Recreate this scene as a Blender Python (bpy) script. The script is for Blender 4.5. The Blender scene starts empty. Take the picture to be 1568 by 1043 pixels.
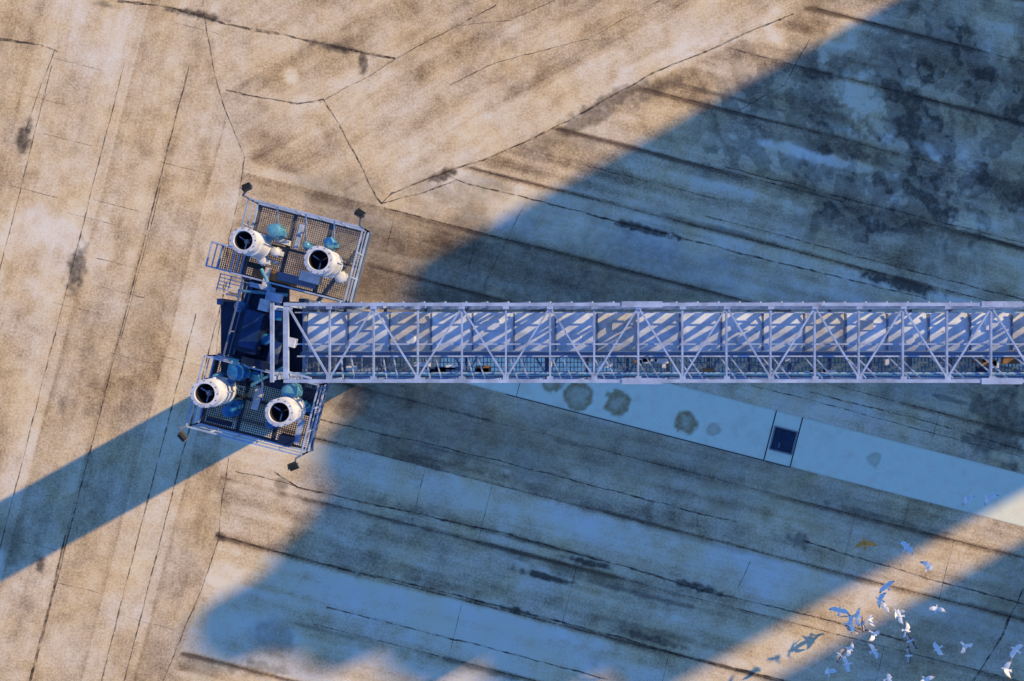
import bpy, math, random
import numpy as np
from mathutils import Vector, Matrix
random.seed(7); rng=np.random.default_rng(7)
S=bpy.context.scene
H=48.0; F=1200.0
def W(u,v,z=0.0):
    s=(H-z)/F
    return ((u-784)*s,(521.5-v)*s,z)
ROT=math.radians(-14.4)
# ------------------------------------------------------------------ materials
def newmat(n):
    m=bpy.data.materials.new(n); m.use_nodes=True
    nt=m.node_tree; b=nt.nodes['Principled BSDF']; return m,nt,b
def steel(name,col,rough=0.5,metal=0.0,var=0.35,scale=1.6,rust=0.0):
    m,nt,b=newmat(name); N=nt.nodes; L=nt.links
    g=N.new('ShaderNodeNewGeometry')
    n=N.new('ShaderNodeTexNoise'); n.inputs['Scale'].default_value=scale; n.inputs['Detail'].default_value=5; n.inputs['Roughness'].default_value=.65
    L.new(g.outputs['Position'],n.inputs['Vector'])
    r=N.new('ShaderNodeValToRGB'); e=r.color_ramp.elements
    e[0].position=.3; e[0].color=[c*(1-var) for c in col]+[1]
    e[1].position=.7; e[1].color=[min(1,c*(1+var*.4)) for c in col]+[1]
    L.new(n.outputs['Fac'],r.inputs['Fac'])
    out=r.outputs['Color']
    if rust>0:
        n2=N.new('ShaderNodeTexNoise'); n2.inputs['Scale'].default_value=5; n2.inputs['Detail'].default_value=6
        L.new(g.outputs['Position'],n2.inputs['Vector'])
        r2=N.new('ShaderNodeValToRGB'); r2.color_ramp.elements[0].position=.70-rust*.15; r2.color_ramp.elements[1].position=.78
        L.new(n2.outputs['Fac'],r2.inputs['Fac'])
        mx=N.new('ShaderNodeMixRGB'); L.new(r2.outputs['Color'],mx.inputs['Fac']); L.new(out,mx.inputs['Color1']); mx.inputs['Color2'].default_value=(.16,.07,.03,1)
        out=mx.outputs['Color']
    L.new(out,b.inputs['Base Color']); b.inputs['Roughness'].default_value=rough; b.inputs['Metallic'].default_value=metal
    return m
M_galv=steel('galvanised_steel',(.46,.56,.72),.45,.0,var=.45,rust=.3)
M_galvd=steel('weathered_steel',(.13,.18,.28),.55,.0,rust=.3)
M_navy=steel('navy_paint',(.008,.020,.065),.5,0,var=.5,scale=2.5,rust=.1)
M_blue=steel('blue_motor_paint',(.02,.17,.40),.4,0,var=.5,scale=4)
M_cyan=steel('light_blue_paint',(.12,.38,.52),.4,0,var=.4,scale=4)
M_white=steel('white_casing_paint',(.80,.80,.78),.45,0,var=.35,scale=3,rust=.2)
M_dark=steel('dark_interior',(.025,.025,.03),.7)
M_black=steel('black_casing',(.03,.035,.03),.5)
M_cover=steel('conveyor_cover_sheet',(.70,.76,.82),.5,0,var=.45,scale=1.1,rust=.1)
M_cover2=steel('conveyor_cover_sheet_dusty',(.60,.58,.54),.6,0,var=.45,scale=1.7,rust=.3)
M_conc=steel('silo_concrete',(.40,.37,.33),.9,0,var=.25,scale=.3)
M_glass=steel('lamp_lens',(.35,.36,.33),.25)
M_amber=steel('rust_panel',(.34,.17,.06),.7,0,var=.5,scale=3)

# ------------------------------------------------------------------ mesh builder
class MB:
    def __init__(s): s.v=[]; s.f=[]; s.m=[]; s.mats=[]
    def mi(s,m):
        if m not in s.mats: s.mats.append(m)
        return s.mats.index(m)
    def quadbox(s,c8,m):
        b=len(s.v); s.v+= [tuple(p) for p in c8]; k=s.mi(m)
        for f in ((0,3,2,1),(4,5,6,7),(0,1,5,4),(1,2,6,5),(2,3,7,6),(3,0,4,7)):
            s.f.append([b+i for i in f]); s.m.append(k)
    def box(s,c,d,m,rz=0.0):
        cx,cy,cz=c; a,b_,h=[x/2 for x in d]; co,si=math.cos(rz),math.sin(rz); p=[]
        for z in (-h,h):
            for x,y in ((-a,-b_),(a,-b_),(a,b_),(-a,b_)):
                p.append((cx+x*co-y*si,cy+x*si+y*co,cz+z))
        s.quadbox(p,m)
    def beam(s,p,q,w,h,m):
        p=Vector(p);q=Vector(q);d=(q-p).normalized()
        up=Vector((0,0,1))
        if abs(d.z)>.95: up=Vector((1,0,0))
        sd=d.cross(up).normalized()*(w/2); u=sd.cross(d).normalized()*(h/2)
        c=[]
        for e in (p,q):
            c+= [e-sd-u,e+sd-u,e+sd+u,e-sd+u]
        s.quadbox(c,m)
    def lathe(s,c,prof,m,n=28,axis=(0,0,1),smooth=True,capb=True,capt=True):
        ax=Vector(axis).normalized(); t=Vector((1,0,0)) if abs(ax.x)<.9 else Vector((0,1,0))
        a=ax.cross(t).normalized(); b_=ax.cross(a)
        c=Vector(c); base=len(s.v); k=s.mi(m)
        for (r,z) in prof:
            for i in range(n):
                an=2*math.pi*i/n
                s.v.append(tuple(c+ax*z+a*(r*math.cos(an))+b_*(r*math.sin(an))))
        for j in range(len(prof)-1):
            for i in range(n):
                i2=(i+1)%n
                s.f.append([base+j*n+i,base+j*n+i2,base+(j+1)*n+i2,base+(j+1)*n+i]); s.m.append(k)
        if capb: s.f.append([base+i for i in range(n)][::-1]); s.m.append(k)
        if capt: s.f.append([base+(len(prof)-1)*n+i for i in range(n)]); s.m.append(k)
    def obj(s,name,parent=None,smooth=False,loc=None):
        me=bpy.data.meshes.new(name); me.from_pydata(s.v,[],s.f)
        for m in s.mats: me.materials.append(m)
        me.polygons.foreach_set('material_index',s.m)
        me.validate(); me.update()
        o=bpy.data.objects.new(name,me); S.collection.objects.link(o)
        if parent: o.parent=parent
        if smooth:
            me.polygons.foreach_set('use_smooth',[True]*len(me.polygons))
            try: me.set_sharp_from_angle(angle=math.radians(35))
            except Exception: pass
        return o
def empty(n):
    o=bpy.data.objects.new(n,None); S.collection.objects.link(o); return o

# ------------------------------------------------------------------ numpy noise
def vnoise(x,y,seed):
    r=np.random.default_rng(seed).random((256,256))
    xi=np.floor(x).astype(int); yi=np.floor(y).astype(int); fx=x-xi; fy=y-yi
    fx=fx*fx*(3-2*fx); fy=fy*fy*(3-2*fy)
    a=r[xi%256,yi%256]; b=r[(xi+1)%256,yi%256]; c=r[xi%256,(yi+1)%256]; d=r[(xi+1)%256,(yi+1)%256]
    return (a*(1-fx)+b*fx)*(1-fy)+(c*(1-fx)+d*fx)*fy
def fbm(x,y,seed,o=4):
    t=0;a=.5
    for i in range(o): t=t+a*vnoise(x*2**i+17*i,y*2**i+5*i,seed+i); a*=.5
    return t/(1-.5**o)
def sst(a,b,x):
    t=np.clip((x-a)/(b-a),0,1); return t*t*(3-2*t)

# ------------------------------------------------------------------ ground
def axis_coords(half,step):
    c=list(np.arange(-half,half+1e-6,step)); d=step; e=[]
    x=half
    while x<1600: d*=1.35; x+=d; e.append(x)
    return np.array([-q for q in e[::-1]]+c+e)
xs=axis_coords(34,.08); ys=axis_coords(23,.08)
X,Y=np.meshgrid(xs,ys); nx,ny=len(xs),len(ys)
U=X/.04+784; V=521.5-Y/.04
wob=(fbm(U/60,V/60,3)-.5)*26
uL=np.interp(V,[-400,0,120,240,330,560,820,1043,1500],[270,322,330,372,362,338,336,262,120])
wL=sst(-5,5,uL-U+wob*.25)
vT=np.interp(U,[300,372,583,690,900,1230,1500],[215,238,312,264,175,15,-110])
wT=(1-wL)*sst(-5,5,vT-V+wob*.3)
wR=(1-wL)*(1-wT)
c14,s14=math.cos(math.radians(14.4)),math.sin(math.radians(14.4))
a1=U*c14+V*s14
a2=-U*s14+V*c14
def lanes(coord,along,width,seed,off=0):
    r=np.random.default_rng(seed).random(512)
    q=(coord+off+ (fbm(along/160,coord/160,seed)-.5)*4)/width
    k=np.floor(q).astype(int)
    f=q-k
    base=r[k%512]
    edge=np.exp(-((f)/.06)**2)+np.exp(-((1-f)/.03)**2)
    g=(r[(k+100)%512]-.5)*(f-.5)
    return (base-.5)+g*.8, edge
tL,eL=lanes(a1,a2,78,11,10); tR,eR=lanes(a2,a1,92,12,22)
tR2,eR2=lanes(a2,a1,31,14,5)
d1=U*.875-V*.483; d2=U*.483+V*.875
tT,eT=lanes(d2,d1,110,13,40)
nz=fbm(U/45,V/45,31)
nS1=fbm(a1/260,a2/26,32); nS2=fbm(a1/24,a2/240,33); nS3=fbm(d1/170,d2/24,34)
ridge=fbm(a1/300,a2/10,35,3)
tone=wL*(tL*.28-eL*.18*(nS2>.45)*nz*1.4+(nS2-.5)*.40)+wR*(tR*.40+tR2*.14-eR*.70*sst(.36,.60,nS1)+(nS1-.5)*.70+(ridge-.5)*.34)+wT*(tT*.18-eT*.08+(nS3-.5)*.60)
tone+= (fbm(U/200,V/200,40)-.5)*.45+(nz-.5)*.42+(fbm(U/14,V/14,41)-.5)*.26
stain_shade=np.zeros_like(U)
def blob(u,v,ru,rv,ang=0,st=1.0,rough=.6,seed=50,hard=.35,ns=None):
    global stain_shade
    R_=max(ru,rv)*2.6+20
    i0,i1=np.searchsorted(xs,(u-R_-784)*.04),np.searchsorted(xs,(u+R_-784)*.04)
    j0,j1=np.searchsorted(ys,(521.5-v-R_)*.04),np.searchsorted(ys,(521.5-v+R_)*.04)
    if i1<=i0 or j1<=j0: return
    sl=(slice(j0,j1),slice(i0,i1)); U_=U[sl]; V_=V[sl]
    ca,sa=math.cos(math.radians(ang)),math.sin(math.radians(ang))
    du=U_-u; dv=V_-v
    x=(du*ca+dv*sa)/ru; y=(-du*sa+dv*ca)/rv
    r=np.sqrt(x*x+y*y)
    ns=ns or max(8,min(ru,rv)*.8)
    n=(fbm(U_/ns,V_/ns,seed)-.5)*2*rough
    m=sst(1+hard,1-hard,r+n)*st
    stain_shade[sl]=np.maximum(stain_shade[sl],m)
# tyre grime streaks along the joints of the eastern lanes only
for k in range(95):
    u=rng.uniform(440,1600); row=rng.integers(0,14)-4; vv0=(92*row-22+u*s14)/c14+ (0 if k%3 else rng.uniform(-30,30))
    L_=rng.uniform(25,130); blob(u,vv0+rng.normal(0,3),L_,rng.uniform(2.0,5),14.4,rng.uniform(.2,.7),.8,200+k,.6,16)
stain_shade=stain_shade*wR
blob(800,430,330,95,12,.56,.9,60,.7,40)  # broad dark blotches: deeper shade near the tower put into the ground colour
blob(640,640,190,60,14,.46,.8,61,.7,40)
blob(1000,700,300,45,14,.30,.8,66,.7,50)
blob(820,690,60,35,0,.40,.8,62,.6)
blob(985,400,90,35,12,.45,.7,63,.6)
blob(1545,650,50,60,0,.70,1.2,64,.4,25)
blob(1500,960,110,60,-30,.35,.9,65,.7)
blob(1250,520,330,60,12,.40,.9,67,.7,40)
wet=sst(1.35,.6,np.sqrt(((U-1420)/290)**2+((V-200)/180)**2)+(fbm(U/70,V/70,70)-.5)*1.0)
p1=sst(.48,.52,fbm(U/28,V/28,71,5)); p2=sst(.47,.52,fbm(d1/18,d2/30,72,5))
stain_shade=np.maximum(stain_shade,wet*(.18+.36*p1+.32*p2))
wet2=sst(1.3,.7,np.sqrt(((U-1180)/130)**2+((V-190)/90)**2)+(fbm(U/40,V/40,74)-.5)*1.3)
stain_shade=np.maximum(stain_shade,wet2*.50*p2)
for a in [(118,412,13,40,14,.85),(36,212,10,26,14,.85),(62,866,7,12,10,.8),(95,620,5,12,14,.4),(940,150,70,12,-28,.65),(890,190,70,11,-28,.6),
          (1010,135,50,10,-28,.45),(870,215,40,14,10,.35),(680,268,22,8,-20,.85),(556,96,7,16,0,.8),(300,22,40,6,12,.85),(510,72,30,6,12,.75),(160,7,20,4,10,.5),
          (545,612,28,35,0,.65),(580,420,40,60,0,.5),(990,352,50,7,14,.95),(1380,435,60,9,14,.95),(1300,320,18,5,14,.8),(1240,295,60,5,14,.6),
          (430,740,10,9,0,.6),(335,822,9,6,0,.8),(690,300,60,14,20,.3),(1160,125,30,16,-20,.4),(835,883,40,5,14,.95),(900,862,35,5,14,.95),
          (1070,900,40,6,14,.9),(1225,828,18,10,14,.6),(790,935,25,5,14,.95),(1005,980,50,6,14,.8),(600,385,40,14,12,.5),(720,390,80,18,12,.4),(560,345,30,14,30,.45),(420,975,30,25,0,.35),(15,830,22,35,0,.4),(400,1025,45,12,5,.5)]:
    blob(*a,.7,80+int(a[0])%37,.45)
pale=np.zeros_like(U)
def pal(u,v,ru,rv,ang,st,seed):
    global pale
    ca,sa=math.cos(math.radians(ang)),math.sin(math.radians(ang)); du=U-u; dv=V-v
    x=(du*ca+dv*sa)/ru; y=(-du*sa+dv*ca)/rv
    n=(fbm(U/18,V/18,seed)-.5)*1.5
    pale=np.maximum(pale,sst(1.5,.5,np.sqrt(x*x+y*y)+n)*st)
for a in [(80,350,50,30,0,.5,1),(150,380,30,40,14,.6,2),(445,118,10,10,0,.8,3),(1000,100,100,14,-28,.6,4),(1315,150,34,36,0,.9,5),(1350,195,22,14,30,.8,6),
          (290,205,30,100,8,.35,7),(450,155,60,12,10,.35,8),(840,790,160,22,14,.5,9),(620,915,260,26,14,.5,10),(1180,1000,150,40,14,.3,11),(700,960,200,25,14,.45,12),
          (740,740,60,20,10,.45,13),(1250,240,90,8,14,.8,14),(1100,290,120,9,14,.6,15),(1500,340,40,14,0,.6,16),(1530,50,30,50,0,.5,17),(390,790,60,40,0,.5,18),(340,890,30,60,0,.45,19),
          (560,160,50,30,-30,.3,20),(740,150,90,12,-30,.35,21),(1290,60,40,20,-30,.6,22),(1190,40,14,30,-10,.5,23),(1420,230,30,10,40,.5,24),(1480,270,16,30,0,.4,25)]:
    pal(*a)
stain_shade=np.clip(stain_shade-pale*.55,0,1)
Z=np.zeros_like(X)
co=np.stack([X,Y,Z],-1).reshape(-1,3).astype(np.float32)
idx=np.arange(nx*ny).reshape(ny,nx)
q=np.stack([idx[:-1,:-1],idx[:-1,1:],idx[1:,1:],idx[1:,:-1]],-1).reshape(-1,4).astype(np.int32)
me=bpy.data.meshes.new('ground'); me.vertices.add(len(co)); me.vertices.foreach_set('co',co.ravel())
me.loops.add(q.size); me.loops.foreach_set('vertex_index',q.ravel())
me.polygons.add(len(q)); me.polygons.foreach_set('loop_start',np.arange(0,q.size,4,dtype=np.int32))
me.update(calc_edges=True)
for nm,arr in (('tone',tone),('stain_shade',stain_shade),('pale',pale),('wl',wL),('wt',wT)):
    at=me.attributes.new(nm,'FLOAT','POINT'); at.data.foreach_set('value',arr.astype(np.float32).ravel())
ground=bpy.data.objects.new('ground',me); S.collection.objects.link(ground)

m,nt,b=newmat('old_concrete_apron'); N=nt.nodes; L=nt.links
geo=N.new('ShaderNodeNewGeometry')
def attr(n):
    a=N.new('ShaderNodeAttribute'); a.attribute_name=n; return a.outputs['Fac']
def math_(op,a,b_=None,cl=False):
    n=N.new('ShaderNodeMath'); n.operation=op; n.use_clamp=cl
    for i,x in enumerate((a,b_)):
        if x is None: continue
        if isinstance(x,(int,float)): n.inputs[i].default_value=x
        else: L.new(x,n.inputs[i])
    return n.outputs[0]
def noise(scale,rot=0,sc=(1,1,1),det=8,rough=.6,dist=0):
    mp=N.new('ShaderNodeMapping'); mp.vector_type='TEXTURE' ; mp.inputs['Rotation'].default_value=(0,0,rot)
    mp.inputs['Scale'].default_value=sc
    L.new(geo.outputs['Position'],mp.inputs['Vector'])
    n=N.new('ShaderNodeTexNoise'); n.inputs['Scale'].default_value=scale; n.inputs['Detail'].default_value=det; n.inputs['Roughness'].default_value=rough; n.inputs['Distortion'].default_value=dist
    L.new(mp.outputs[0],n.inputs['Vector']); return n.outputs['Fac']
def mixf(f,a,b_):
    n=N.new('ShaderNodeMix'); n.data_type='FLOAT'; L.new(f,n.inputs[0]); L.new(a,n.inputs[2]); L.new(b_,n.inputs[3]); return n.outputs[0]
def mixc(f,a,b_,mode='MIX'):
    n=N.new('ShaderNodeMixRGB'); n.blend_type=mode
    if isinstance(f,(int,float)): n.inputs[0].default_value=f
    else: L.new(f,n.inputs[0])
    for i,x in ((1,a),(2,b_)):
        if isinstance(x,tuple): n.inputs[i].default_value=x
        else: L.new(x,n.inputs[i])
    return n.outputs[0]
sR=noise(2.2,ROT,(5,.7,1),4,.7); sL=noise(2.2,ROT+math.pi/2,(5,.7,1),4,.7); sT=noise(2.0,math.radians(29),(4,.8,1),4,.7)
st=mixf(attr('wl'),mixf(attr('wt'),sR,sT),sL)
grain=noise(7,0,(1,1,1),6,.85)
patch=noise(.9,0,(1,1,1),7,.70,.4)
speck=noise(20,0,(1,1,1),2,.8)
val=math_('ADD',attr('tone'),math_('MULTIPLY',math_('SUBTRACT',st,.5),.36))
val=math_('ADD',val,math_('MULTIPLY',math_('SUBTRACT',grain,.5),1.8))
val=math_('ADD',val,math_('MULTIPLY',math_('SUBTRACT',patch,.5),.8))
val=math_('ADD',val,math_('MULTIPLY',math_('SUBTRACT',speck,.5),.9))
val=math_('ADD',val,math_('MULTIPLY',attr('pale'),.5))
val=math_('ADD',val,.58)
rp=N.new('ShaderNodeValToRGB'); cr=rp.color_ramp; cr.elements[0].position=0; cr.elements[0].color=(.25,.165,.095,1)
cr.elements[1].position=1; cr.elements[1].color=(1.0,.88,.64,1)
e=cr.elements.new(.3); e.color=(.58,.42,.235,1)
e=cr.elements.new(.62); e.color=(.88,.67,.395,1)
L.new(val,rp.inputs['Fac'])
col=rp.outputs['Color']
hue=noise(.25,0,(1,1,1),4,.6)
hr=N.new('ShaderNodeValToRGB'); hr.color_ramp.elements[0].position=.38; hr.color_ramp.elements[0].color=(1,.95,.84,1); hr.color_ramp.elements[1].position=.62; hr.color_ramp.elements[1].color=(.98,1,1.08,1)
L.new(hue,hr.inputs['Fac']); col=mixc(1.0,col,hr.outputs['Color'],'MULTIPLY')
sn=math_('ADD',attr('stain_shade'),math_('MULTIPLY',math_('SUBTRACT',noise(2.6,0,(1,1,1),6,.75),.5),math_('MULTIPLY',attr('stain_shade'),1.8)))
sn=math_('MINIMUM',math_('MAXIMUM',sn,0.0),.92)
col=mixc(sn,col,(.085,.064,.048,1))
L.new(col,b.inputs['Base Color']); b.inputs['Roughness'].default_value=.9
bp=N.new('ShaderNodeBump'); bp.inputs['Strength'].default_value=.5; bp.inputs['Distance'].default_value=.03
L.new(math_('ADD',grain,math_('MULTIPLY',speck,.5)),bp.inputs['Height']); L.new(bp.outputs[0],b.inputs['Normal'])
b.inputs['Specular IOR Level'].default_value=.12
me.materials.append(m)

# ------------------------------------------------------------------ joints & cracks
mc,nt,b=newmat('joint_filler'); N=nt.nodes; L=nt.links
geo=N.new('ShaderNodeNewGeometry'); n=N.new('ShaderNodeTexNoise'); n.inputs['Scale'].default_value=1.3; n.inputs['Detail'].default_value=6; n.inputs['Roughness'].default_value=.75
L.new(geo.outputs['Position'],n.inputs['Vector'])
r=N.new('ShaderNodeValToRGB'); r.color_ramp.elements[0].position=.36; r.color_ramp.elements[1].position=.66
L.new(n.outputs['Fac'],r.inputs['Fac'])
tr=N.new('ShaderNodeBsdfTransparent'); mx=N.new('ShaderNodeMixShader')
L.new(r.outputs['Color'],mx.inputs[0]); L.new(tr.outputs[0],mx.inputs[1]); L.new(b.outputs[0],mx.inputs[2])
b.inputs['Base Color'].default_value=(.08,.05,.035,1); b.inputs['Roughness'].default_value=.95
L.new(mx.outputs[0],N['Material Output'].inputs[0])
jb=MB()
def ribbon(pts,w=.06,jit=.05,z=.004,mat=mc):
    P=[Vector(W(u,v,0)) for u,v in pts]; out=[]
    for a,b_ in zip(P[:-1],P[1:]):
        n=max(1,int((b_-a).length/.22))
        for i in range(n): out.append(a.lerp(b_,i/n))
    out.append(P[-1]); k=len(out)
    ph=random.random()*50; base=len(jb.v); mi=jb.mi(mat)
    j=0
    for i,p in enumerate(out):
        d=(out[min(i+1,k-1)]-out[max(i-1,0)]).normalized(); nn=Vector((-d.y,d.x,0))
        j=j*.8+random.uniform(-1,1)*jit*.5
        ww=w*(.45+.9*random.random())*(.5+.5*abs(math.sin(ph+i*.17))+.2)
        c=p+nn*j
        jb.v.append((c.x+nn.x*ww/2,c.y+nn.y*ww/2,z)); jb.v.append((c.x-nn.x*ww/2,c.y-nn.y*ww/2,z))
        if i: jb.f.append([base+2*i-2,base+2*i-1,base+2*i+1,base+2*i]); jb.m.append(mi)
CR=[([(180,0),(260,12),(310,25),(345,38),(420,50),(500,68),(560,82),(605,90)],.16),
([(0,60),(60,68),(88,78)],.12),([(85,75),(60,140),(40,200)],.05),
([(312,20),(328,110),(345,170),(374,240),(366,300),(352,360),(342,440),(330,560)],.06),
([(345,138),(400,150),(455,158),(495,152),(510,175),(530,210),(552,252),(575,300),(583,312)],.10),
([(490,158),(522,138),(562,118),(640,70),(700,40),(760,8)],.06),
([(583,312),(600,296),(660,272),(740,245),(830,205),(890,175),(940,145),(1000,112),(1100,70),(1215,20)],.10),
([(583,312),(640,297),(700,276)],.07),([(680,266),(720,283),(800,302),(950,340),(1030,360),(1200,404),(1420,458)],.10),
([(700,40),(780,30),(850,0)],.05),([(690,130),(760,95),(900,60),(1010,0)],.05),
([(800,320),(770,380),(740,440)],.04),
([(420,722),(455,745),(600,778),(760,815),(900,852),(1000,880),(1075,905),(1230,940),(1400,985)],.11),
([(330,820),(400,838),(520,870),(640,897),(800,937),(980,985),(1070,1010),(1200,1043)],.11),
([(480,640),(620,672),(760,704),(900,742),(1130,800)],.08),([(500,930),(640,965),(800,1005),(930,1040)],.09),
([(1230,828),(1300,850),(1420,885),(1568,925)],.10),([(1130,900),(1150,860)],.04),
([(350,700),(340,760),(335,822),(310,900),(275,980),(250,1043)],.06),([(360,722),(420,735),(455,745)],.06),
([(1080,330),(1250,375),(1568,460)],.07),([(1110,255),(1300,305),(1568,372)],.07),([(900,255),(1100,305)],.05),
([(1240,600),(1400,640),(1568,690)],.07),([(1150,590),(1300,628),(1568,700)],.05),
([(1130,170),(1200,130),(1240,60)],.05),([(1568,900),(1530,980),(1490,1043)],.12)]
for u0,w in ((80,.03),(190,.03),(290,.05),(348,.04)):
    v0=100 if u0<300 else 430
    ribbon([(u0,v0),(u0-.257*300,v0+300),(u0-.257*600,v0+600),(u0-.257*960,v0+960)],w+.03,.03)
ribbon([(300,480),(225,770),(155,1043)],.08,.03)
ribbon([(100,820),(75,930),(45,1043)],.10,.03); ribbon([(250,270),(225,370),(185,520)],.05,.03)
for p,w in CR: ribbon(p,w)
for k in range(-4,10):
    a2v=92*k-22
    u=max(480,(579.6-1.032*a2v)/.716+12)
    while u<1600:
        ue=u+random.uniform(120,420)
        ribbon([(u,(a2v+u*s14)/c14),(ue,(a2v+ue*s14)/c14)],random.uniform(.03,.07),.012)
        u=ue+random.choice((0,0,30,90))
for k in range(40):
    k2=random.choice((0,1))
    if k2==0:
        a2v=92*random.randint(2,9)-22; u=random.uniform(600,1550); v=(a2v+u*s14)/c14
        ribbon([(u,v),(u-.25*92,v+92)],.035,.02)
    else:
        u=random.uniform(0,300); v=random.uniform(0,1000)
        ribbon([(u,v),(u+75,v+19)],.03,.02)
jo=jb.obj('pavement_joints')
# ------------------------------------------------------------------ white concrete strip with pit
ms,nt,b=newmat('pale_concrete'); N=nt.nodes; L=nt.links
geo=N.new('ShaderNodeNewGeometry')
def nz_(s,det=6,ro=.7):
    n=N.new('ShaderNodeTexNoise'); n.inputs['Scale'].default_value=s; n.inputs['Detail'].default_value=det; n.inputs['Roughness'].default_value=ro
    L.new(geo.outputs['Position'],n.inputs['Vector']); return n.outputs['Fac']
r=N.new('ShaderNodeValToRGB'); r.color_ramp.elements[0].position=.3; r.color_ramp.elements[0].color=(1,.86,.58,1); r.color_ramp.elements[1].position=.52; r.color_ramp.elements[1].color=(1,.98,.68,1)
L.new(nz_(1.2),r.inputs['Fac'])
at=N.new('ShaderNodeAttribute'); at.attribute_name='stain_shade'
ad=N.new('ShaderNodeMath'); ad.operation='MULTIPLY'; L.new(at.outputs['Fac'],ad.inputs[0])
a2n=N.new('ShaderNodeMath'); a2n.operation='ADD'; L.new(nz_(3),a2n.inputs[0]); a2n.inputs[1].default_value=.45; L.new(a2n.outputs[0],ad.inputs[1]); ad.use_clamp=True
mx=N.new('ShaderNodeMixRGB'); L.new(ad.outputs[0],mx.inputs[0]); L.new(r.outputs['Color'],mx.inputs[1]); mx.inputs[2].default_value=(.34,.18,.035,1)
g2=N.new('ShaderNodeValToRGB'); g2.color_ramp.elements[0].position=.3; g2.color_ramp.elements[0].color=(.85,.85,.85,1); g2.color_ramp.elements[1].position=.5
L.new(nz_(14,4,.8),g2.inputs['Fac'])
m2=N.new('ShaderNodeMixRGB'); m2.blend_type='MULTIPLY'; m2.inputs[0].default_value=1; L.new(mx.outputs[0],m2.inputs[1]); L.new(g2.outputs[0],m2.inputs[2])
L.new(m2.outputs[0],b.inputs['Base Color']); b.inputs['Roughness'].default_value=.85
O=Vector(W(1200,672,0)); ax=Vector((c14,-s14,0)); ay=Vector((s14,c14,0))
hw=1.56; x0,x1=-21.5,30
gx=np.arange(x0,x1,.1); gy=np.linspace(-hw,hw,32)
vv=[];ff=[]
spots=[(845,585,18),(888,607,22),(945,620,20),(1052,648,17),(1092,658,10),(1340,704,11),(1190,665,12)]
for i,x in enumerate(gx):
    for j,y in enumerate(gy):
        p=O+ax*x+ay*y; vv.append((p.x,p.y,.008))
P_=np.array(vv); pu=P_[:,0]/.04+784; pv=521.5-P_[:,1]/.04
sv=np.zeros(len(pu))
for k,(u,v,rr) in enumerate(spots):
    d=np.sqrt((pu-u)**2+(pv-v)**2)/rr+(fbm(pu/12,pv/12,90+k)-.5)*1.0
    ring=sst(1.15,.8,d)*(.62+.38*sst(.3,.9,d))
    sv=np.maximum(sv,ring*(.9 if k<4 else .5 if k<6 else .2))
sv=np.maximum(sv,sst(.58,.8,fbm(pu/25,pv/25,99))*.12)
edge=np.abs(np.tile(gy,len(gx)))/hw
sv=np.maximum(sv,sst(.93,1.0,edge+(fbm(pu/6,pv/6,98)-.5)*.08)*.25)
n2=len(gy)
for i in range(len(gx)-1):
    for j in range(n2-1):
        ff.append([i*n2+j,(i+1)*n2+j,(i+1)*n2+j+1,i*n2+j+1])
mes=bpy.data.meshes.new('concrete_path'); mes.from_pydata(vv,[],ff)
a_=mes.attributes.new('stain_shade','FLOAT','POINT'); a_.data.foreach_set('value',sv.astype(np.float32))  # on the path this mask holds stains alone
mes.materials.append(ms); so=bpy.data.objects.new('concrete_path',mes); S.collection.objects.link(so)
pj=MB()
def on(x,y,z): 
    p=O+ax*x+ay*y; return (p.x,p.y,z)
mjd=steel('slot_black',(.02,.02,.03),.9)
for x in (-.86,.80):
    pj.box(on(x,0,.010),(.07,2*hw,.008),mjd,ROT)
for x in (-16.5,): pj.box(on(x,0,.009),(.03,2*hw,.006),mjd,ROT)
pj.box(on(0,-hw-.03,.008),(1.6,.05,.01),mjd,ROT)
pj.box(on(0-9,-hw-.03,.008),(16.3,.05,.01),mjd,ROT); pj.obj('path_joint_slots')
pit=MB()
cx,cy=0,-.1
fr=steel('pit_frame',(.25,.25,.27),.6); M_pit=steel('pit_cover_steel',(.012,.03,.07),.45,0,var=.8,scale=3)
pit.box(on(cx,cy,.022),(1.30,1.34,.02),M_pit,ROT)
for (x,y,w,h) in ((cx,cy+.72,1.44,.06),(cx,cy-.72,1.44,.06),(cx-.70,cy,.06,1.38),(cx+.70,cy,.06,1.38)):
    pit.box(on(x,y,.03),(w,h,.03),fr,ROT)
pit.box(on(cx+.1,cy+.25,.038),(.7,.45,.012),M_navy,ROT); pit.box(on(cx-.2,cy-.35,.05),(.12,.3,.04),M_galvd,ROT)
pit.obj('inspection_hatch')

# ------------------------------------------------------------------ conveyor boom
boom=empty('conveyor_boom')
yc=-.075; hwB=1.27; zt=22.0; zb=19.6; xL=-7.56; xR=60.0
t=MB()
yN,ySo=yc+hwB,yc-hwB
for y in (yN,ySo):
    t.box(((xL+xR)/2,y,zt),(xR-xL,.11,.16),M_galv)
    t.box(((xL+xR)/2,y,zb),(xR-xL,.13,.18),M_galv)
    t.box(((xL+xR)/2,y-math.copysign(.22,y),zb+1.1),(xR-xL,.04,.04),M_galv)
px=1.4625; x=-6.05; nodes=[]
while x<xR: nodes.append(x); x+=px
t.box((xL+.07,yc,zt+.003),(.16,2*hwB-.15,.16),M_galv); t.box((xL+.07,yc,zb+.003),(.16,2*hwB-.15,.16),M_galv)
t.beam((xL+.07,yN,zb+.09),(xL+.07,yN,zt-.09),.14,.14,M_galv); t.beam((xL+.07,ySo,zb+.09),(xL+.07,ySo,zt-.09),.14,.14,M_galv)
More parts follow.
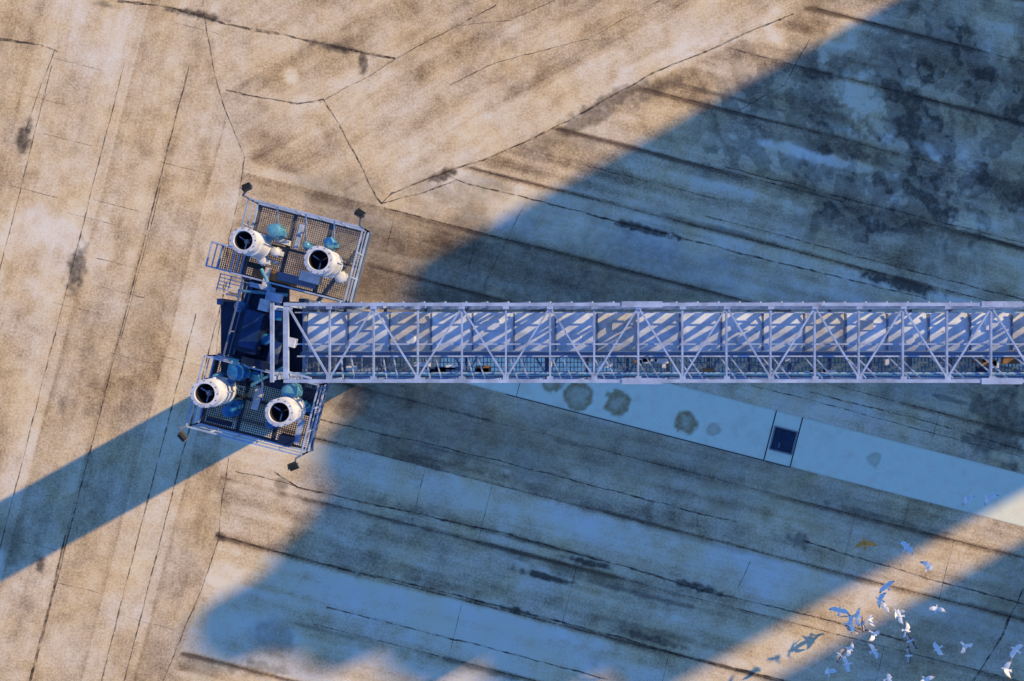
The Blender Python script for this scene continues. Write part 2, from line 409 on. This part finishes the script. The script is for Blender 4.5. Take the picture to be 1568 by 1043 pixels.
for k,x in enumerate(nodes):
    t.box((x,yc,zt-.01),(.06,2*hwB-.12,.08),M_galv)
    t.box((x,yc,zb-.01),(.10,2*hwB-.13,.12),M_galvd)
    for y in (yN,ySo):
        t.beam((x,y,zb+.09),(x,y,zt-.09),.08,.08,M_galv)
        t.box((x,y-math.copysign(.10,y),zt+.07),(.20,.12,.014),M_galv)
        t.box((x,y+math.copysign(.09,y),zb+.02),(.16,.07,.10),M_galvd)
    xn=x+px
    if k%2: t.beam((x,yN-.09,zt+.02),(xn,ySo+.09,zt+.02),.055,.05,M_galv)
    else:   t.beam((x,ySo+.09,zt+.02),(xn,yN-.09,zt+.02),.055,.05,M_galv)
    if k%2: t.beam((x,ySo+.09,zb-.03),(xn,yN-.09,zb-.03),.07,.06,M_galv)
    else:   t.beam((x,yN-.09,zb-.03),(xn,ySo+.09,zb-.03),.07,.06,M_galv)
    t.beam((x,ySo,zb+.09),(x+px/2,ySo,zt-.09),.05,.05,M_galv)
    t.beam((x+px/2,ySo,zt-.09),(xn,ySo,zb+.09),.05,.05,M_galv)
    t.beam((x+.1,yc-.45,zb+1.1),(x+.38,ySo+.08,zt-.3),.04,.04,M_galv)
    t.beam((x+.75,ySo+.08,zt-.3),(x+.45,yc-.45,zb+1.1),.04,.04,M_galv)
t.beam((xL+.15,yN-.09,zt+.02),(nodes[0],ySo+.09,zt+.02),.065,.06,M_galv)
t.beam((xL+.15,ySo+.3,zt+.02),(nodes[0]-.6,ySo+.09,zt+.02),.065,.06,M_galv)
for xs_ in (4.3,16.2,28,40):
    for y in (yN,ySo): t.box((xs_,y,zt+.092),(1.35,.20,.02),M_galv)
t.box(((xL+xR)/2,-.12,zt-.12),(xR-xL-.3,.045,.06),M_galv)
t.obj('truss',boom)
w=MB(); x=xL+.4
while x<xR-1:
    w.beam((x,yN+.005,zb+.10),(x+.75,yN+.005,zt-.09),.20,.05,M_galv); x+=.70
w.obj('side_posts',boom)
c=MB(); x=xL+.35; i=0
while x<xR-1:
    ln=px-.05; mm=M_cover if (i%5 not in (2,)) else M_cover2
    sec=[(1.02,20.05),(.97,20.22),(.62,20.32),(.30,20.35),(-.02,20.32),(-.37,20.22),(-.42,20.05)]
    base=len(c.v); mi=c.mi(mm); z0=random.uniform(-.02,.03)
    for X_ in (x,x+ln):
        for (y,z) in sec: c.v.append((X_,y,z+z0))
    n=len(sec)
    for j in range(n-1): c.f.append([base+j,base+n+j,base+n+j+1,base+j+1]); c.m.append(mi)
    for e_ in (0,n): c.f.append([base+e_+j for j in range(n)]); c.m.append(mi)
    c.box((x+ln+.02,.3,20.36),(.06,1.3,.05),M_galvd)
    if i%3==1: c.box((x+ln*.5,.55,20.38),(.42,.36,.10),M_cover2 if i%2 else M_cover)
    if i%4==2: c.lathe((x+.7,.05,20.33),[(.20,0),(.20,.12),(.17,.16)],M_cover,20)
    x+=px; i+=1
c.box(((xL+xR)/2,.3,19.95),(xR-xL-.5,1.3,.10),M_navy)
c.obj('conveyor_cover',boom)
g=MB()
x=xL+.3
while x<xR: g.box((x,yc-.88,19.86),(.03,.72,.03),M_galvd); x+=.13
for y in np.linspace(yc-1.22,yc-.54,5): g.box(((xL+xR)/2,y,19.86),(xR-xL-.3,.03,.036),M_galvd)
g.box(((xL+xR)/2,yc-.47,20.95),(xR-xL-.3,.05,.05),M_galv)
g.box(((xL+xR)/2,yc-.40,20.5),(xR-xL-.3,.14,.06),M_galvd)
for x in nodes: g.beam((x+.2,yc-.47,19.88),(x+.2,yc-.47,20.93),.045,.045,M_galv)
g.lathe((xL,yc-1.12,20.3),[(.05,0),(.05,xR-xL)],M_cyan,10,axis=(1,0,0))
for i in range(34):
    X_=random.uniform(xL+.5,18); g.box((X_,yc-random.uniform(.6,1.1),19.93),(random.uniform(.1,.6),random.uniform(.08,.3),.1),random.choice((M_white,M_navy,M_amber,M_galvd,M_white)))
g.obj('walkway',boom)

# ------------------------------------------------------------------ tower
tower=empty('loading_tower')
tm=MB()
tm.box((-9.2,-.07,9.6),(3.0,3.0,19.2),M_navy)
for s1 in (-1,1):
    for s2 in (-1,1): tm.box((-9.2+s1*1.5,-.07+s2*1.5,9.65),(.22,.22,19.3),M_galvd)
for z in range(2,19,3):
    for s_ in (-1,1):
        tm.box((-9.2,-.07+s_*1.52,z),(2.8,.08,.18),M_galvd); tm.box((-9.2+s_*1.52,-.07,z),(.08,2.8,.18),M_galvd)
tm.obj('column',tower)
cd=MB()
def poly(mb,pts,z0,z1,mat):
    base=len(mb.v); n=len(pts); k=mb.mi(mat)
    for z in (z0,z1):
        for (x,y) in pts: mb.v.append((x,y,z))
    mb.f.append([base+i for i in range(n)][::-1]); mb.m.append(k)
    mb.f.append([base+n+i for i in range(n)]); mb.m.append(k)
    for i in range(n):
        j=(i+1)%n; mb.f.append([base+i,base+j,base+n+j,base+n+i]); mb.m.append(k)
def px2(l,z): return [W(u,v,z)[:2] for u,v in l]
poly(cd,px2([(350,588),(440,592),(440,430),(374,428)][::-1],20),19.7,20.0,M_navy)
def lbox(u,v,z,dx,dy,dz,m,r=ROT,mb=cd):
    x,y,_=W(u,v,z); mb.box((x,y,z),(dx,dy,dz),m,r)
lbox(388,508,20.4,.75,1.5,.7,M_navy)
lbox(384,505,20.79,.62,1.3,.06,steel('panel_blue',(.015,.05,.15),.4,0,var=.6))
lbox(408,468,20.5,.35,.4,.6,M_white); lbox(420,455,21.2,.5,.28,.3,M_galv); lbox(423,483,20.8,.3,.3,.5,M_blue)
lbox(445,524,21.9,.35,.3,.3,M_white); lbox(392,556,20.4,.9,.3,.5,M_navy); lbox(420,540,20.3,.3,.8,.3,M_galvd)
lbox(360,560,20.4,.3,.5,.5,M_blue); lbox(402,440,20.3,.9,.16,.16,M_galv); lbox(408,425,20.3,.16,.7,.12,M_white)
for (u,v) in ((395,575),(410,520),(372,470)): 
    x,y,_=W(u,v,20.1); cd.lathe((x,y,20.0),[(.2,0),(.2,.45),(.14,.5)],M_blue,16)
for a,b_ in (((400,412,20.6),(428,470,20.6)),((365,445,20.3),(440,452,20.3)),((385,590,20.4),(440,560,20.5)),((380,560,20.2),(350,575,20.2))):
    p=Vector(W(*a)); q_=Vector(W(*b_)); cd.lathe(p,[(.06,0),(.06,(q_-p).length)],M_cyan,10,axis=(q_-p))
for y in (yN-.1,ySo+.1): cd.beam((xL-.35,y,20.0),(xL-.35,y,22.1),.14,.14,M_galv)
cd.box((xL-.35,yc,22.15),(.11,2.6,.12),M_galv)
cd.obj('machinery_deck',tower)

def rail(mb,pts,zd,closed=True,h=1.1,m=M_galv,post=1.0):
    n=len(pts); rng_=range(n if closed else n-1)
    for i in rng_:
        a=Vector((*pts[i],0)); b_=Vector((*pts[(i+1)%n],0)); ln=(b_-a).length
        for hh,wd in ((h,.05),(h*.55,.035),(.08,.05)):
            mb.beam(a+Vector((0,0,zd+hh)),b_+Vector((0,0,zd+hh)),wd,wd if hh>.1 else .14,m)
        k=max(1,round(ln/post))
        for j in range(k+1):
            p=a.lerp(b_,j/k); mb.beam(p+Vector((0,0,zd-.1)),p+Vector((0,0,zd+h-.03)),.045,.045,m)
def grating(mb,org,e1,e2,w,d,z,m=M_galvd,step=.075,wb=.02):
    o=Vector(org)
    a=0
    r=math.atan2(e1.y,e1.x)
    while a<=w+.001:
        p=o+e1*a+e2*d/2; mb.box((p.x,p.y,z),(wb,d,.03),m,r); a+=step
    a=0
    while a<=d+.001:
        p=o+e2*a+e1*w/2; mb.box((p.x,p.y,z+.002),(w,wb,.036),m,r); a+=step
E1=Vector((c14,-s14,0)); E2=Vector((-s14,-c14,0))
def platform(u,v,w,d,gm):
    mb=MB(); zd=20.0
    o=Vector(W(u,v,zd+1.1)); o.z=0
    grating(mb,o,E1,E2,w,d,zd,gm)
    cor=[o,o+E1*w,o+E1*w+E2*d,o+E2*d]
    rail(mb,[(c_.x,c_.y) for c_ in cor],zd,True,1.1,M_galv,.85)
    for k_ in range(4):
        a=cor[k_]; b_=cor[(k_+1)%4]; mb.beam(a+Vector((0,0,zd-.15)),b_+Vector((0,0,zd-.15)),.12,.22,M_galvd)
    for f in (.33,.66): mb.beam(o+E1*w*f+Vector((0,0,zd-.15)),o+E1*w*f+E2*d+Vector((0,0,zd-.15)),.1,.2,M_galvd)
    mb.beam(o+E2*d*.5+Vector((0,0,zd-.15)),o+E1*w+E2*d*.5+Vector((0,0,zd-.15)),.1,.2,M_galvd)
    for f in (.25,.5,.75): mb.beam(o+E1*w*f+Vector((0,0,zd+1.1)),o+E1*w*f+E2*d*.45+Vector((0,0,zd+.05)),.04,.04,M_galv)
    return mb,o,cor
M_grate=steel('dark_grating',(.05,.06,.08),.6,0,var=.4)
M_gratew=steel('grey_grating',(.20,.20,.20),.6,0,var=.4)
mb,o1,cor1=platform(381,304,4.05,2.62,M_gratew)
oo=o1+E2*1.75-E1*.85
grating(mb,oo,E1,E2,.82,.85,20.0,M_grate)
rail(mb,[((oo+E1*.82).x,(oo+E1*.82).y),(oo.x,oo.y),((oo+E2*.85).x,(oo+E2*.85).y),((oo+E2*.85+E1*.82).x,(oo+E2*.85+E1*.82).y)],20,False)
for k_ in range(6):
    p=oo+E2*(1.0+.13*k_)+E1*(.1); q_=p+E1*.8; mb.beam(p+Vector((0,0,19.9)),q_+Vector((0,0,19.9)),.035,.035,M_white)
for f in (.1,.5,.9): 
    p=oo+E2*.98+E1*f; mb.beam(p+Vector((0,0,19.9)),p+E2*.72+Vector((0,0,19.9)),.035,.035,M_white)
for (f,gq,dx,dy,dz,mt) in ((.30,.42,.5,.18,.25,M_white),(.42,.30,.15,.9,.1,M_galv),(.20,.72,.9,.12,.12,M_white),(.62,.8,.7,.35,.4,M_white),(.75,.6,.3,.2,.4,M_galvd),(.5,.88,1.4,.3,.15,M_galvd),(.33,.55,.25,.25,.35,M_navy),(.3,.9,1.6,.35,.1,M_amber),(.12,.83,.6,.2,.15,M_dark)):
    p=o1+E1*4.05*f+E2*2.62*gq; mb.box((p.x,p.y,20.05+dz/2),(dx,dy,dz),mt,ROT)
mb.obj('upper_platform',tower)
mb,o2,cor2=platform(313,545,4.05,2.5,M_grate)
for (f,gq,dx,dy,dz,mt) in ((.28,.25,.5,.3,.3,M_navy),(.30,.62,.35,.5,.5,M_blue),(.85,.3,.9,.9,.1,M_navy),(.88,.75,.2,.9,.12,M_galv),(.5,.18,1.9,.3,.2,M_navy),(.18,.9,.9,.15,.15,M_navy),(.45,.45,.25,.8,.1,M_white),(.8,.9,.5,.3,.4,M_navy)):
    p=o2+E1*4.05*f+E2*2.5*gq; mb.box((p.x,p.y,20.05+dz/2),(dx,dy,dz),mt,ROT)
rail(mb,[tuple(W(372,432,21.1)[:2]),tuple(W(342,545,21.1)[:2])],20.0,False,1.1,M_galvd)
for c_ in (cor1[2],cor1[3],cor1[1],cor2[0],cor2[1],cor2[2]):
    mb.beam((c_.x,c_.y,19.7),(-9.2+max(-1.4,min(1.4,c_.x+9.2)),-.07+math.copysign(1.45,c_.y),17.0),.14,.14,M_galvd)
mb.obj('lower_platform',tower)

# ------------------------------------------------------------------ fans
def fan(u,v,motors,r=.42):
    x,y,_=W(u,v,22.3)
    root=empty('exhaust_fan'); mb=MB()
    zb_=20.25
    body=[(r*.8,0),(r*.8,.3),(r*1.02,.42),(r*1.05,.44),(r*1.05,.52),(r*.98,.54),(r*.98,1.30),(r*1.05,1.32),(r*1.05,1.40),(r*.94,1.42),(r*.94,1.92),(r*1.04,1.93),(r*1.04,2.03),(r*.76,2.05),(r*.72,1.98)]
    mb.lathe((x,y,zb_),body,M_white,36,capt=False)
    mb.lathe((x,y,zb_),[(r*.72,1.98),(r*.64,1.4)],M_dark,36,capb=False,capt=True)
    mb.lathe((x,y,zb_),[(r*.22,1.4),(r*.22,1.66),(r*.08,1.72)],M_white if u<400 else M_navy,16)
    for k in range(3):
        an=k*2.09+.4; mb.beam((x+.05*math.cos(an),y+.05*math.sin(an),zb_+1.65),(x+r*.66*math.cos(an),y+r*.66*math.sin(an),zb_+1.75),.04,.05,M_galv if k else M_amber)
    for k in range(12):
        an=k*math.pi/6; mb.lathe((x+r*.97*math.cos(an),y+r*.97*math.sin(an),zb_+2.03),[(.02,0),(.02,.03)],M_galvd,6)
        if k%3==0: mb.box((x+r*1.03*math.cos(an),y+r*1.03*math.sin(an),zb_+.92),(.07,.03,.72),M_white,an)
    for k in range(3):
        an=k*2.09; mb.beam((x+r*.9*math.cos(an),y+r*.9*math.sin(an),20.0),(x+r*.9*math.cos(an),y+r*.9*math.sin(an),20.8),.08,.08,M_galvd)
    mb.obj('casing',root,smooth=True)
    mt=MB()
    for (mu,mv,z,rr,hh,mat) in motors:
        mx_,my_,_=W(mu,mv,z)
        mt.lathe((mx_,my_,z-hh),[(rr*.9,0),(rr,.04),(rr,hh*.7),(rr*.75,hh*.72),(rr*.95,hh*.76),(rr*.95,hh*.93),(rr*.6,hh)],mat,22)
        for k in range(10):
            an=k*math.pi/5; mt.box((mx_+rr*math.cos(an),my_+rr*math.sin(an),z-hh*.62),(.07,.018,hh*.55),mat,an)
        mt.box((mx_+rr*.9,my_-rr*.3,z-hh*.5),(.2,.16,.2),mat,ROT)
        mt.beam((mx_,my_,z-hh*.8),(x,y,z-hh*.8),.2,.25,mat)
        mt.beam((mx_,my_,20.0),(mx_,my_,z-hh+.02),.2,.2,M_galvd)
    mt.obj('drive_motor',root,smooth=True)
fan(372,368,[(418,352,21.5,.24,.8,M_cyan),(420,385,20.8,.15,.5,M_white),(400,398,20.7,.16,.5,M_white)])
fan(487,398,[(503,371,21.2,.19,.6,M_cyan),(468,375,20.8,.12,.5,M_cyan),(520,424,20.7,.2,.6,M_white)],.45)
fan(313,603,[(358,571,21.6,.27,.9,M_blue),(348,630,20.8,.22,.6,M_blue),(330,580,20.9,.18,.7,M_cyan)],.45)
fan(427,632,[(441,600,21.5,.27,.9,M_cyan),(460,625,20.8,.2,.6,M_blue),(412,650,20.7,.15,.5,M_blue)],.45)

# ------------------------------------------------------------------ floodlights
def flood(u,v,cor,ang):
    mb=MB(); x,y,z=W(u,v,21.9)
    c_=Vector((cor.x,cor.y,20.9))
    mb.beam(c_,(c_.x,c_.y,21.7),.05,.05,M_galvd); mb.beam((c_.x,c_.y,21.7),(x,y,21.75),.05,.05,M_galvd)
    R=Matrix.Rotation(ang,3,'Z')@Matrix.Rotation(math.radians(35),3,'Y')
    def bx(cc,d,m):
        p=[]
        for zz_ in (-1,1):
            for a,b_ in ((-1,-1),(1,-1),(1,1),(-1,1)):
                q_=R@Vector((cc[0]+a*d[0]/2,cc[1]+b_*d[1]/2,cc[2]+zz_*d[2]/2)); p.append((x+q_.x,y+q_.y,21.9+q_.z))
        mb.quadbox(p,m)
    bx((0,0,0),(.26,.30,.10),M_black); bx((0,0,-.06),(.20,.24,.02),M_glass)
    for k in range(5): bx((-.09+.045*k,0,.07),(.015,.26,.05),M_black)
    bx((0,.17,.0),(.06,.02,.16),M_galvd); bx((0,-.17,.0),(.06,.02,.16),M_galvd)
    mb.obj('floodlight')
flood(378,287,cor1[0],2.0); flood(551,327,cor1[1],1.0); flood(280,668,cor2[3],-2.4); flood(449,714,cor2[2],-1.2)

# ------------------------------------------------------------------ off-frame plant that throws the long shadows
EL=math.radians(22.5); K=1/math.tan(EL); sx,sy=.875,.484
HS=40.0
def silo(u,v,r,h=HS):
    x=(u-784)*.04+sx*h*K; y=(521.5-v)*.04+sy*h*K; r=r*.04
    mb=MB()
    mb.lathe((x,y,0),[(r*.99,0),(r*.99,h-.8),(r,h-.8),(r,h),(r-.2,h),(r-.2,h-.3),(.5,h-.1)],M_conc,40)
    for k in range(1,10): mb.lathe((x,y,0),[(r*1.0,h*k/10),(r*1.0,h*k/10+.15)],M_conc,40)
    mb.lathe((x,y,h-.3),[(.4,0),(.4,.9),(.5,.9),(.5,1.0)],M_galvd,16)
    mb.obj('concrete_silo',smooth=True)
for a in [(690,461,75),(600,592,75),(552,712,75),(515,812,52),(480,882,72),(340,972,52),(420,950,60),(497,972,62),(640,978,75),(800,1010,75),(975,997,75),
          (1200,1114,75),(1300,1214,80),(1440,1300,90)]: silo(*a)
th=MB(); th.box((63,-.07,12.5),(6,5,25),M_cover); th.box((63,-.07,25.2),(6.4,5.4,.3),M_galvd)
for z in range(3,24,4): 
    for yy in (-1.5,0,1.5): th.box((59.98,yy,z),(.06,.9,1.2),M_dark)
th.obj('transfer_house')
tr_=MB()
for s_ in (-1,1):
    tr_.beam((35,s_*1.2-.07,19.5),(35,s_*2.6-.07,0),.3,.3,M_galv)
for z in (4,9,14): tr_.beam((35,-2.3,z),(35,2.3,z),.18,.18,M_galv)
tr_.obj('boom_trestle')

# ------------------------------------------------------------------ birds
mbw=steel('bird_white',(.98,.96,.88),.8,0,var=.05,scale=6); mbg=steel('bird_grey',(.62,.52,.42),.8,0,var=.4,scale=9)
mbr=steel('bird_sunlit_orange',(.98,.42,.08),.8,0,var=.3,scale=9); mbk=steel('bird_dark',(.10,.07,.05),.8); mby=steel('bird_beak',(.6,.3,.05),.5)  # the orange bird has warm sunlight painted into its colour
def bird(u,v,z,head,sc,pose,kind):
    mb=MB(); bodym=(mbw,mbw,mbr)[kind]; wm=(mbw,mbg,mbr)[kind]
    prof=[(.005,-.20),(.035,-.15),(.07,-.05),(.078,.03),(.062,.12),(.04,.17),(.042,.20),(.034,.235),(.012,.255)]
    mb.lathe((0,0,0),prof,bodym,14,axis=(1,0,0))
    mb.lathe((.25,0,-.003),[(.010,0),(.007,.02),(.001,.04)],mby,8,axis=(1,0,0))
    base=len(mb.v); k=mb.mi(wm)
    tp=[(-.13,-.03),(-.13,.03)]+[(-.30,y) for y in (.085,.045,0,-.045,-.085)]
    mb.v+= [(x,y,.012+ (.0 if x>-.2 else .01)) for x,y in tp]; mb.f.append([base+i for i in range(7)]); mb.m.append(k)
    stt=[(0.02,.11,-.09),(.12,.14,-.11),(.24,.18,-.09),(.36,.14,-.09),(.46,.07,-.10),(.54,-.02,-.11),(.58,-.09,-.13)]
    for sgn in (1,-1):
        base=len(mb.v); ki=mb.mi(wm); kt=mb.mi(mbk if kind==1 else (mbg if kind==0 else mbr))
        for si,(sp,l,t_) in enumerate(stt):
            up,mid=pose
            if sp<.26: zz_=sp*math.sin(up); yy=sp*math.cos(up)
            else: zz_=.26*math.sin(up)+(sp-.26)*math.sin(mid); yy=.26*math.cos(up)+(sp-.26)*math.cos(mid)
            for f in (0,.35,.7,1.0):
                x=l+(t_-l)*f; cam=.02*math.sin(f*math.pi)
                if f==1.0 and si%2: x+=.012
                mb.v.append((x,sgn*yy,zz_+cam+.02))
        for si in range(len(stt)-1):
            for j in range(3):
                q_=[base+si*4+j,base+si*4+j+1,base+si*4+j+5,base+si*4+j+4]
                if sgn<0: q_=q_[::-1]
                mb.f.append(q_); mb.m.append(kt if (si>=4 or (j==2 and kind==1)) else ki)
    o=mb.obj('seagull' ,smooth=True); o.location=W(u,v,z)
    o.rotation_euler=(random.uniform(-.4,.4),random.uniform(-.2,.2),head); o.scale=(sc,)*3
BP=[(1323,832,8,2),(1388,838,8,0),(1422,868,8,0),(1480,765,8,0),(1512,763,8,0),(1357,898,8,0),(1347,918,8,0),(1372,938,8,0),(1285,935,8,0),(1300,955,8,0),(1312,944,6,0),
(1337,970,9,0),(1331,948,7,0),(1388,966,7,0),(1394,981,8,1),(1433,932,8,0),(1436,993,7,0),(1476,988,8,0),(1392,1004,7,1),(1338,997,9,0),(1300,994,8,0),(1286,1003,6,1),
(1297,1017,8,0),(1268,1028,7,0),(1555,995,6,0),(1360,1039,8,0),(1416,1041,7,0),(1353,928,6,0),(1320,955,6,1),(1306,965,5,1),(1378,944,8,0),(1540,1025,8,0)]
poses=[(.5,-.1),(.15,-.25),(.8,.5),(-.1,-.5),(.3,.1),(.7,.2)]
for i,(u,v,z,kd) in enumerate(BP):
    p0=((u-784)*.484+(v-521)*.875)*.04
    if p0>25.2: z=48*(1-24.9/p0)
    bird(u,v,z,random.choice((2.3,2.8,3.3,2.0,.4,-.4,1.2,4.0))+random.uniform(-.4,.4),random.uniform(.85,1.0) if i else 1.1,random.choice(poses),kd)

# ------------------------------------------------------------------ light, sky, camera
sun=bpy.data.lights.new('sun','SUN'); sun.energy=5.0; sun.angle=math.radians(.7); sun.color=(1,.73,.33)
so_=bpy.data.objects.new('sun',sun); S.collection.objects.link(so_)
sv_=Vector((sx*math.cos(EL),sy*math.cos(EL),math.sin(EL))); so_.rotation_euler=sv_.to_track_quat('Z','Y').to_euler(); so_.location=(30,20,60)
wd=bpy.data.worlds.new('World'); S.world=wd; wd.use_nodes=True; nt=wd.node_tree
bg=nt.nodes['Background']; sk=nt.nodes.new('ShaderNodeTexSky'); sk.sky_type='NISHITA'; sk.sun_disc=False
sk.sun_elevation=EL; sk.sun_rotation=math.atan2(sx,sy); sk.air_density=1.3; sk.dust_density=.1; sk.ozone_density=6.0
tint=nt.nodes.new('ShaderNodeMixRGB'); tint.blend_type='MULTIPLY'; tint.inputs[0].default_value=1; tint.inputs[2].default_value=(.76,1.02,1.55,1)
nt.links.new(sk.outputs[0],tint.inputs[1]); nt.links.new(tint.outputs[0],bg.inputs[0]); bg.inputs[1].default_value=.145
cam=bpy.data.cameras.new('camera'); co_=bpy.data.objects.new('camera',cam); S.collection.objects.link(co_)
co_.location=(0,0,H); co_.rotation_euler=(0,0,0); cam.sensor_width=36; cam.lens=36*F/1568; cam.clip_end=5000; cam.clip_start=.1
S.camera=co_
S.view_settings.view_transform='Standard'; S.view_settings.look='None'; S.view_settings.exposure=0
